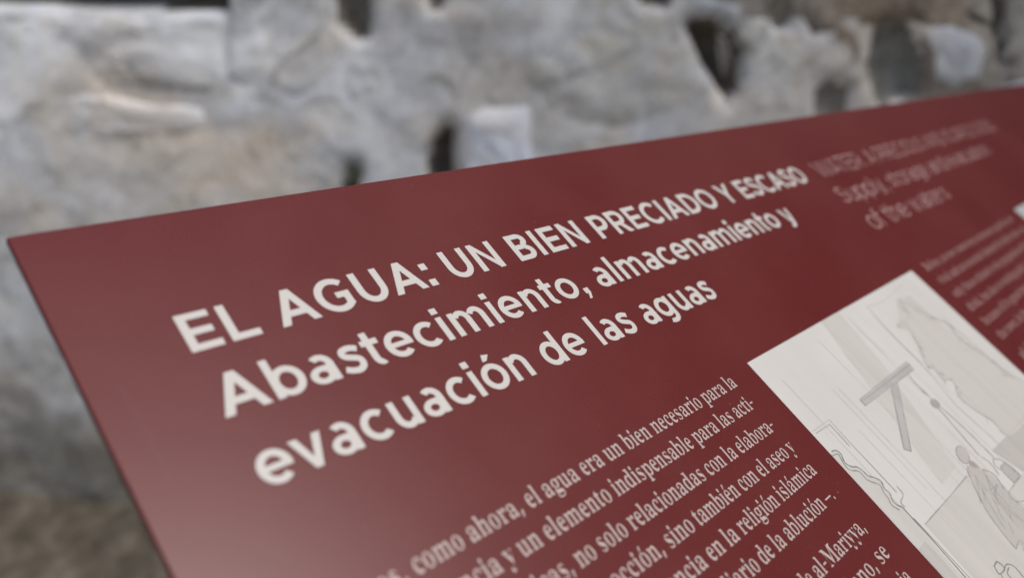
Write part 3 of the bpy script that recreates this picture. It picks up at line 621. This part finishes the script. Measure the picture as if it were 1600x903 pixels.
def wall_mat(name, cols, seed, dark_foot=True):
    t = NT(name); v = t.coord(out='Object')
    mp = t.n('Mapping'); mp.inputs['Location'].default_value = (seed * 3.1, seed * 1.7, seed); t.l(v, mp.inputs[0]); v = mp.outputs[0]
    a = t.noise(v, 4.5, 6, .62, .3); b = t.noise(v, 17, 5, .65); f = t.noise(v, 75, 4, .6)
    c = t.ramp(a, [(0.28, cols[0]), (0.45, cols[1]), (0.62, cols[2]), (0.8, cols[3])])
    c = t.mix(.42, c, t.ramp(b, [(0.32, cols[0]), (0.5, cols[1]), (0.72, cols[3])]))
    c = t.mix(.22, c, t.ramp(f, [(0.35, g(.16)), (0.65, g(.8))]))
    pt = t.noise(v, 2.3, 7, .68, .8); ch = t.noise(v, 7.5, 6, .7, 1.2)
    c = t.mix(t.ramp(pt, [(0.50, g(0)), (0.60, g(.75))]), c, tuple(min(.86, q * 1.12) for q in cols[3]))
    c = t.mix(t.ramp(ch, [(0.56, g(0)), (0.68, g(.75))]), c, tuple(q * .58 for q in cols[0]))
    c = t.mix(t.ramp(ch, [(0.30, g(.7)), (0.43, g(0))]), c, (cols[1][0] * 1.0, cols[1][1] * .93, cols[1][2] * .82))
    geo = t.n('TexCoord'); sp = t.n('SeparateXYZ')
    # darker brown, broken by noise, towards the foot of the wall
    wpos = t.n('NewGeometry'); t.l(wpos.outputs['Position'], sp.inputs[0])
    lo = t.n('MapRange'); lo.inputs['From Min'].default_value = .80; lo.inputs['From Max'].default_value = .28
    nz = t.n('Math', operation='MULTIPLY_ADD'); t.l(t.noise(wpos.outputs['Position'], 3.2, 4, .6), nz.inputs[0]); nz.inputs[1].default_value = -.8; t.l(sp.outputs[2], nz.inputs[2])
    ad = t.n('Math', operation='ADD'); t.l(nz.outputs[0], ad.inputs[0]); ad.inputs[1].default_value = .4
    t.l(ad.outputs[0], lo.inputs[0])
    ml = t.n('Math', operation='MULTIPLY'); t.l(lo.outputs[0], ml.inputs[0]); ml.inputs[1].default_value = .85
    c = t.mix(ml.outputs[0], c, t.ramp(b, [(0.35, (0.075, 0.062, 0.042)), (0.65, (0.19, 0.172, 0.13))]))
    big = t.noise(v, 1.7, 4, .6, .5)
    c = t.mix(1.0, c, t.ramp(big, [(0.34, (1.0, 0.90, 0.78)), (0.47, (0.86, 0.85, 0.84)), (0.55, (0.90, 0.94, 1.0)), (0.68, (0.98, 1.0, 1.0))]), 'MULTIPLY')
    t.l(c, t.b.inputs['Base Color']); t.b.inputs['Roughness'].default_value = .9; t.b.inputs['Specular IOR Level'].default_value = .2
    t.bump(b, .55, .008)
    return t.m
LIME = [(0.43, 0.42, 0.405), (0.61, 0.61, 0.615), (0.71, 0.72, 0.745), (0.77, 0.81, 0.90)]
WHITE = [(0.56, 0.57, 0.60), (0.72, 0.755, 0.83), (0.80, 0.84, 0.93), (0.83, 0.87, 0.96)]  # white limewash with the blue of the sky light put into its colour
WARM = [(0.40, 0.365, 0.31), (0.57, 0.55, 0.515), (0.67, 0.66, 0.645), (0.75, 0.77, 0.81)]
BROWN = [(0.12, 0.095, 0.07), (0.21, 0.17, 0.13), (0.33, 0.285, 0.235), (0.52, 0.48, 0.43)]
M['lime'] = wall_mat('limewashed_stone', LIME, 1); M['white'] = wall_mat('skylit_limewash', WHITE, 1)
M['warm'] = wall_mat('warm_grey_stone', WARM, 1); M['brown'] = wall_mat('earthy_stone', BROWN, 4)
M['dark'] = wall_mat('shade_wall_stone', [(0.06, 0.05, 0.04), (0.10, 0.088, 0.07), (0.15, 0.13, 0.11), (0.22, 0.20, 0.17)], 6)  # near-black stone for the added wall that shades the panel
M['shade'] = wall_mat('olive_grey_shade', [(0.15, 0.135, 0.105), (0.22, 0.205, 0.17), (0.30, 0.285, 0.25), (0.40, 0.385, 0.35)], 7)  # shade of the shallow gaps put into an olive grey colour
M['hole'] = wall_mat('earth_filled_gap', [(0.07, 0.058, 0.042), (0.11, 0.094, 0.07), (0.15, 0.13, 0.10), (0.24, 0.21, 0.17)], 5)

holes = [  # outline in photograph pixels, depth, material (1 earth dark, 3 softer olive grey)
    ([(-80, -40), (352, -40), (350, 12), (262, 13), (240, 9), (130, 9), (60, 3), (-80, -2)], .12, 1),
    ([(526, -40), (580, -40), (577, 56), (556, 64), (530, 40)], .07, 3),
    ([(657, -40), (696, -40), (692, 16), (674, 12)], .07, 3),
    ([(672, 236), (684, 214), (700, 192), (709, 206), (706, 240), (710, 285), (668, 290)], .12, 1),
    ([(1074, 38), (1094, 28), (1122, 34), (1150, 58), (1160, 88), (1156, 130), (1144, 164), (1118, 128), (1094, 88)], .10, 1),
    ([(1368, 40), (1420, 26), (1438, 80), (1440, 150), (1372, 165), (1354, 104)], .05, 3),
    ([(1274, 136), (1300, 124), (1326, 138), (1318, 190), (1270, 190)], .035, 3),
    ([(988, -30), (1052, -30), (1046, 12), (1004, 10)], .05, 1),
    ([(1204, 12), (1228, 8), (1236, 44), (1212, 46)], .05, 3),
    ([(1262, -30), (1304, -30), (1296, 44), (1272, 52)], .06, 1),
    ([(1500, -30), (1546, -30), (1556, 44), (1520, 30)], .06, 1),
    ([(1556, 62), (1600, 58), (1590, 112), (1560, 98)], .04, 3),
    ([(1550, -20), (1578, -20), (1576, 54), (1562, 60)], .08, 1),
    ([(540, 256), (560, 250), (564, 290), (542, 290)], .03, 3),
]
stones = [  # outline in photograph pixels, material, projection
    ([(1118, 56), (1132, 62), (1140, 96), (1138, 136), (1128, 118), (1120, 88)], 'brown', -.10),
    ([(-90, 22), (60, 24), (180, 26), (348, 27), (352, 90), (346, 150), (230, 138), (120, 128), (-90, 126)], 'lime', .030),
    ([(-90, 138), (80, 138), (200, 150), (330, 170), (344, 196), (300, 214), (230, 214), (160, 244), (110, 262), (50, 250), (-90, 236)], 'white', .045),
    ([(-90, 262), (60, 262), (130, 272), (240, 228), (335, 226), (352, 270), (352, 340), (240, 420), (-90, 430)], 'warm', .018),
    ([(356, -60), (518, -60), (520, 40), (534, 74), (520, 150), (470, 168), (400, 150), (352, 120)], 'lime', .022),
    ([(536, 78), (600, 70), (648, 66), (700, 92), (704, 150), (690, 190), (666, 226), (600, 214), (530, 196), (522, 150)], 'lime', .020),
    ([(358, 168), (430, 164), (524, 172), (540, 212), (620, 226), (664, 240), (660, 300), (560, 330), (400, 360), (360, 300)], 'lime', .014),
    ([(588, -60), (652, -60), (664, 20), (690, 34), (688, 74), (640, 60), (590, 58)], 'lime', .032),
    ([(704, -60), (980, -60), (1000, 14), (1064, 20), (1090, 92), (1126, 140), (1120, 190), (1040, 206), (940, 210), (850, 196), (834, 150), (728, 146), (706, 84)], 'warm', .030),
    ([(722, 170), (760, 160), (828, 166), (836, 230), (850, 300), (716, 300), (712, 230)], 'white', .09),
    ([(852, 206), (950, 216), (1104, 206), (1110, 300), (860, 310)], 'warm', .018),
    ([(1134, 20), (1196, 18), (1206, 46), (1252, 50), (1290, 76), (1276, 116), (1262, 190), (1180, 204), (1134, 220), (1130, 160), (1156, 170), (1168, 112), (1160, 60)], 'warm', .040),
    ([(1240, -60), (1370, -60), (1368, 26), (1352, 96), (1332, 120), (1298, 108), (1300, 60), (1250, 40)], 'brown', .020),
    ([(1424, 30), (1480, 26), (1536, 50), (1552, 84), (1540, 126), (1490, 146), (1450, 140), (1446, 80)], 'lime', .050),
    ([(1452, 150), (1542, 136), (1640, 110), (1640, 220), (1440, 230)], 'white', .030),
    ([(1584, -60), (1690, -60), (1690, 100), (1562, 100), (1580, 66)], 'brown', .022),
    ([(1380, -60), (1544, -60), (1556, 40), (1500, 22), (1426, 18), (1378, 16)], 'brown', .015),
    ([(1044, -60), (1196, -60), (1200, 8), (1130, 14), (1044, 12)], 'brown', .012),
    ([(-120, 440), (0, 440), (70, 470), (96, 540), (90, 620), (20, 660), (-120, 650)], 'warm', .024),
    ([(104, 440), (200, 430), (260, 520), (270, 620), (180, 640), (108, 600)], 'lime', .020),
    ([(-120, 668), (20, 672), (110, 640), (140, 660), (120, 720), (60, 790), (-120, 780)], 'warm', .030),
    ([(168, 740), (180, 668), (280, 640), (330, 760), (300, 840), (200, 860)], 'warm', .026),
]
H_W = [([to_wall(*p) for p in q], d, k) for q, d, k in holes]
def seg_dist(p, poly):
    best = 1e9
    for i in range(len(poly)):
        ax, ay = poly[i]; bx_, by_ = poly[(i + 1) % len(poly)]
        dx, dy = bx_ - ax, by_ - ay; L2 = dx * dx + dy * dy or 1e-9
        t_ = max(0, min(1, ((p[0] - ax) * dx + (p[1] - ay) * dy) / L2))
        best = min(best, math.hypot(p[0] - ax - t_ * dx, p[1] - ay - t_ * dy))
    return best
def facet(x, z, seed, sc):
    p = Vector((x * sc, z * sc, seed * 1.7)); d_, pts = noise.voronoi(p)
    q = pts[0]; n_ = noise.random_unit_vector if False else None
    a = noise.noise(q * 7.3 + Vector((5, 1, 2))); b = noise.noise(q * 6.1 + Vector((1, 9, 4)))
    return (a * (p.x - q.x) + b * (p.y - q.y)) * 1.6 / sc
# mortar bed: one relief sheet closed into a solid 0.5 m thick
BX, BZ = to_wall(1150, 40)
def relief(x, z):
    d = -.006 + .022 * noise.noise(Vector((x * 1.9 + 3, z * 2.3, 8))) * (1 if x < .9 else .3) + .007 * noise.fractal(Vector((x * 2.1, z * 2.1, 3.3)), .8, 2.1, 5) + .003 * noise.fractal(Vector((x * 14, z * 14, 1)), .8, 2, 4) + .03 * facet(x, z, 1, 6) + .02 * facet(x, z, 2, 16)
    for poly, dep, _k in H_W:
        x0 = min(p[0] for p in poly) - .05; x1 = max(p[0] for p in poly) + .05
        if not (x0 < x < x1): continue
        ds = seg_dist((x, z), poly)
        if inside(poly, x, z): d += dep * min(1, .35 + ds / .03)
        elif ds < .02: d += dep * .2 * (1 - ds / .02)
    return d
xs = list(np.arange(WX0, -1.7, .08)) + list(np.arange(-1.7, 1.64, .0155)) + []
zs = list(np.arange(-.1, .1, .05)) + list(np.arange(.1, 1.95, .0155)) + list(np.arange(1.95, WZ1 + .03, .08))
V, Fc, mi = [], [], []
for z in zs:
    for x in xs: V.append((x, relief(x, z), z))
nx = len(xs)
for j in range(len(zs) - 1):
    for i in range(nx - 1):
        a = j * nx + i; Fc.append((a, a + 1, a + nx + 1, a + nx))
        cx, cz = (xs[i] + xs[i + 1]) / 2, (zs[j] + zs[j + 1]) / 2
        nb = .05 * noise.noise(Vector((cx * 6, cz * 6, 4)))
        mi.append(next((k for poly, _, k in H_W if inside(poly, cx, cz)), 4 if (cx + nb > BX and cz + nb > BZ) or cx + nb * 2 > BX + .42 else 0))
# sides and back
b0 = len(V)
V += [(xs[0], .5, zs[0]), (xs[-1], .5, zs[0]), (xs[-1], .5, zs[-1]), (xs[0], .5, zs[-1])]
top = [(len(zs) - 1) * nx + i for i in range(nx)]
Fc.append(tuple([b0 + 3] + top + [b0 + 2])); Fc.append(tuple([b0] + [j * nx for j in range(len(zs))] + [b0 + 3])); Fc.append(tuple([b0 + 2] + [j * nx + nx - 1 for j in reversed(range(len(zs)))] + [b0 + 1])); Fc.append((b0 + 1, b0, b0 + 3, b0 + 2))
mi += [0] * 4
me = mesh_of('mortar', V, Fc)
mo = new_obj('mortar', me, M['lime'], wall, True); me.materials.append(M['hole']); me.materials.append(M['dark']); me.materials.append(M['shade']); me.materials.append(M['brown'])
for p, k in zip(me.polygons, mi): p.material_index = k

def stone_mesh(poly, prot, seed, rings=16, soft=.45):
    """lumpy stone: rings shrink from an uneven outline to the middle, the rim tucked back into the bed"""
    rnd = random.Random(seed); step = .018 if rings > 8 else .05
    if area(poly) < 0: poly = poly[::-1]
    pts = []
    for i in range(len(poly)):
        a, b = Vector(poly[i]), Vector(poly[(i + 1) % len(poly)])
        k = max(1, int((b - a).length / step)); pts += [a.lerp(b, j / k) for j in range(k)]
    c = sum(pts, Vector((0, 0))) / len(pts)
    V, Fc = [], []; n = len(pts)
    for r in range(rings + 1):
        f = 1 - r / (rings + .6)
        for p in pts:
            q = c + (p - c) * f
            w_ = 1 if r < 2 else .3
            e = Vector((noise.noise(Vector((p.x * 9, p.y * 9, seed))), noise.noise(Vector((p.x * 9, p.y * 9, seed + 9))))) * .022 * w_
            q = q + e
            edge = min(1, (1 - f) / soft); prof = math.sin(edge * math.pi / 2)
            y_ = .003 - (prot * .20 + .004) * prof if r else .014
            y_ -= (.012 * noise.fractal(Vector((q.x * 4, q.y * 4, seed * 1.3)), .8, 2.0, 4) + .0022 * noise.fractal(Vector((q.x * 22, q.y * 22, seed)), .8, 2.0, 3) + .03 * facet(q.x, q.y, seed, 4) + .01 * facet(q.x, q.y, seed + 3, 15)) * prof
            V.append((q.x, y_, q.y))
    V.append((c.x, V[-1][1], c.y))
    for r in range(rings):
        for i in range(n):
            a, b = r * n + i, r * n + (i + 1) % n; Fc.append((a, b, b + n, a + n))
    for i in range(n): Fc.append((rings * n + i, rings * n + (i + 1) % n, len(V) - 1))
    return mesh_of('stone', V, Fc)
SW = []
for k, (q, mt, pr) in enumerate(stones):
    poly = [to_wall(*p) for p in q]; SW.append(poly)
    new_obj('stone', stone_mesh(poly, pr, k + 1, 16, {'white': .42}.get(mt, .5)), M[mt], wall, True)
# rubble courses over the rest of the wall
def courses(parent, x0_, x1_, z1_, mats, seed, test, big=1.0):
    rnd = random.Random(seed); z = 0.0; k = seed * 10
    while z < z1_ - .05:
        h_ = min(rnd.uniform(.20, .32) * big, z1_ - z); x = x0_ + rnd.uniform(0, .2)
        while x < x1_ - .15:
            w_ = min(rnd.uniform(.28, .62) * big, x1_ - x)
            if not test(x, x + w_, z, z + h_):
                gx = rnd.uniform(.008, .025); j = lambda s_=.03: rnd.uniform(-s_, s_) * .6
                poly = [(x + gx + j(), z + gx + abs(j())), (x + w_ * .5, z + gx + j(.02)), (x + w_ - gx + j(), z + gx + abs(j())), (x + w_ - gx + j(.02), z + h_ * .55), (x + w_ - gx - .02 + j(), z + h_ - gx), (x + w_ * .45, z + h_ - gx + j(.02)), (x + gx + .02, z + h_ - gx), (x + gx, z + h_ * .5)]
                new_obj('stone', stone_mesh(poly, rnd.uniform(.02, .06), k, 5), M[rnd.choice(mats)], parent, True); k += 1
            x += w_
        z += h_
def near_built(x0, x1, z0, z1):
    for poly in SW + [h[0] for h in H_W]:
        ax0, ax1 = min(p[0] for p in poly), max(p[0] for p in poly); az0, az1 = min(p[1] for p in poly), max(p[1] for p in poly)
        if x0 < ax1 - .01 and x1 > ax0 + .01 and z0 < az1 - .01 and z1 > az0 + .01: return True
    return False
courses(wall, WX0, WX1, WZ1, ['lime', 'lime', 'warm', 'white'], 11, near_built)
# added unseen dark wall, taller, to shade the panel's right end and its reflection
SX, SY1, SZ1, SL = 2.42, .30, 5.6, 4.6
side = empty('rubble_wall', (SX, SY1, 0))
side.rotation_euler = (0, 0, -math.pi / 2)       # its local x runs towards the camera's side, its face looks back at the panel
tag(side, 'tall dark stone wall, unseen, added to shade the right end of the panel', 'wall')
bm = bmesh.new(); add_box(bm, (-.3, 0, -.1), (SL, .5, SZ1)); me = bpy.data.meshes.new('mortar'); bm.to_mesh(me); bm.free()
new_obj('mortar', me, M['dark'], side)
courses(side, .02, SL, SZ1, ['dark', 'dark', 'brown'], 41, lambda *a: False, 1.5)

# ------------------------------------------------------------------ ground
t = NT('dry_earth'); v = t.coord()
a = t.noise(v, 2.2, 6, .6); b = t.noise(v, 30, 5, .65)
c = t.ramp(a, [(0.3, (0.20, 0.175, 0.13)), (0.55, (0.33, 0.30, 0.24)), (0.75, (0.45, 0.42, 0.36))])
c = t.mix(.4, c, t.ramp(b, [(0.35, (0.16, 0.14, 0.10)), (0.65, (0.42, 0.39, 0.33))]))
t.l(c, t.b.inputs['Base Color']); t.b.inputs['Roughness'].default_value = .95; t.bump(b, .6, .02)
M['earth'] = t.m
V, Fc = [], []
gs = [-400, -120, -40, -15, -8] + list(np.arange(-5, 5.01, .12)) + [8, 15, 40, 120, 400]
for y_ in gs:
    for x_ in gs: V.append((x_, y_, .02 * noise.noise(Vector((x_ * 1.3, y_ * 1.3, 0))) + .008 * noise.noise(Vector((x_ * 6, y_ * 6, 2))) - .01))
n = len(gs)
for j in range(n - 1):
    for i in range(n - 1): Fc.append((j * n + i, j * n + i + 1, (j + 1) * n + i + 1, (j + 1) * n + i))
gr = new_obj('ground', mesh_of('ground', V, Fc), M['earth'], None, True); gr['kind'] = 'structure'

t = NT('dark_soil'); v = t.coord(); b = t.noise(v, 14, 6, .65)
t.l(t.ramp(b, [(0.3, (0.035, 0.028, 0.019)), (0.5, (0.072, 0.060, 0.044)), (0.7, (0.135, 0.118, 0.095))]), t.b.inputs['Base Color']); t.b.inputs['Roughness'].default_value = .95; t.bump(b, .8, .03)
M['soil'] = t.m
V, Fc = [], []
for i in range(70):
    x_ = -3.2 + i * .07
    for j_ in range(7):
        o_ = .02 + j_ * .13 + (.10 * noise.noise(Vector((x_ * 2, 0, 7))) if j_ == 6 else 0)
        p_ = WB + rh * x_ - fh * (o_ if j_ else -.12)
        V.append((p_[0], p_[1], (.20 + .10 * noise.noise(Vector((x_ * 2.2, 0, 3)))) * (1 - j_ / 6.) ** 1.6 + .02 + .02 * noise.noise(Vector((x_ * 5, j_ * .9, 0))) if j_ < 6 else -.04))
for i in range(69):
    for j_ in range(6): a_ = i * 7 + j_; Fc.append((a_, a_ + 1, a_ + 8, a_ + 7))
so_ = new_obj('soil', mesh_of('soil', V, Fc), M['soil'], None, True); so_['kind'] = 'structure'

# dry grass and stalks along the wall foot
def wpt(x, out, z): return Vector(WB) + Vector(rh) * x - Vector(fh) * out + Vector((0, 0, z))
t = NT('dry_stems'); v = t.coord(); t.l(t.ramp(t.noise(v, 12, 3), [(0.3, (0.06, 0.05, 0.03)), (0.7, (0.17, 0.145, 0.10))]), t.b.inputs['Base Color']); t.b.inputs['Roughness'].default_value = .8
M['stems'] = t.m
def blades(name, roots, mat, hmin, hmax, seed, lean=.5, wd_=.0035):
    rnd = random.Random(seed); V, Fc = [], []
    for p in roots:
        h_ = rnd.uniform(hmin, hmax); a_ = rnd.uniform(0, 6.28); l_ = rnd.uniform(.1, lean) * h_
        s_ = Vector((math.cos(a_ + 1.57), math.sin(a_ + 1.57), 0)) * wd_; d_ = Vector((math.cos(a_), math.sin(a_), 0))
        b = len(V)
        for q in range(4):
            f = q / 3; c_ = p + Vector((0, 0, h_ * f * (1 - .2 * f))) + d_ * l_ * f * f
            V += [tuple(c_ - s_ * (1 - f * .85)), tuple(c_ + s_ * (1 - f * .85))]
            if q: Fc.append((b + 2 * q - 2, b + 2 * q - 1, b + 2 * q + 1, b + 2 * q))
    return new_obj(name, mesh_of(name, V, Fc), mat)
rg = random.Random(5)
roots = [wpt(rg.uniform(-2.6, 1.2), abs(rg.gauss(0.02, .22)), -.01) for _ in range(900)]
gg = blades('dry_grass', roots, M['stems'], .03, .11, 8); gg['kind'] = 'stuff'
t = NT('weed_green'); v = t.coord(); t.l(t.ramp(t.noise(v, 25, 3), [(0.3, (0.035, 0.045, 0.025)), (0.7, (0.075, 0.085, 0.05))]), t.b.inputs['Base Color']); t.b.inputs['Roughness'].default_value = .7
M['weed'] = t.m
x_, z_ = to_wall(551, 292)
def weed(x_, z_, seed, lab, n_=26, hh=(.05, .13)):
    r_ = random.Random(seed)
    o = blades('wall_weed', [wpt(x_ + r_.uniform(-.02, .02), .02, z_ + r_.uniform(-.03, .01)) for _ in range(n_)], M['weed'], hh[0], hh[1], seed, .7, .004)
    tag(o, lab, 'weed'); return o
weed(x_, z_, 3, 'thin dark weed sprouting from the wall joint left of the white block')
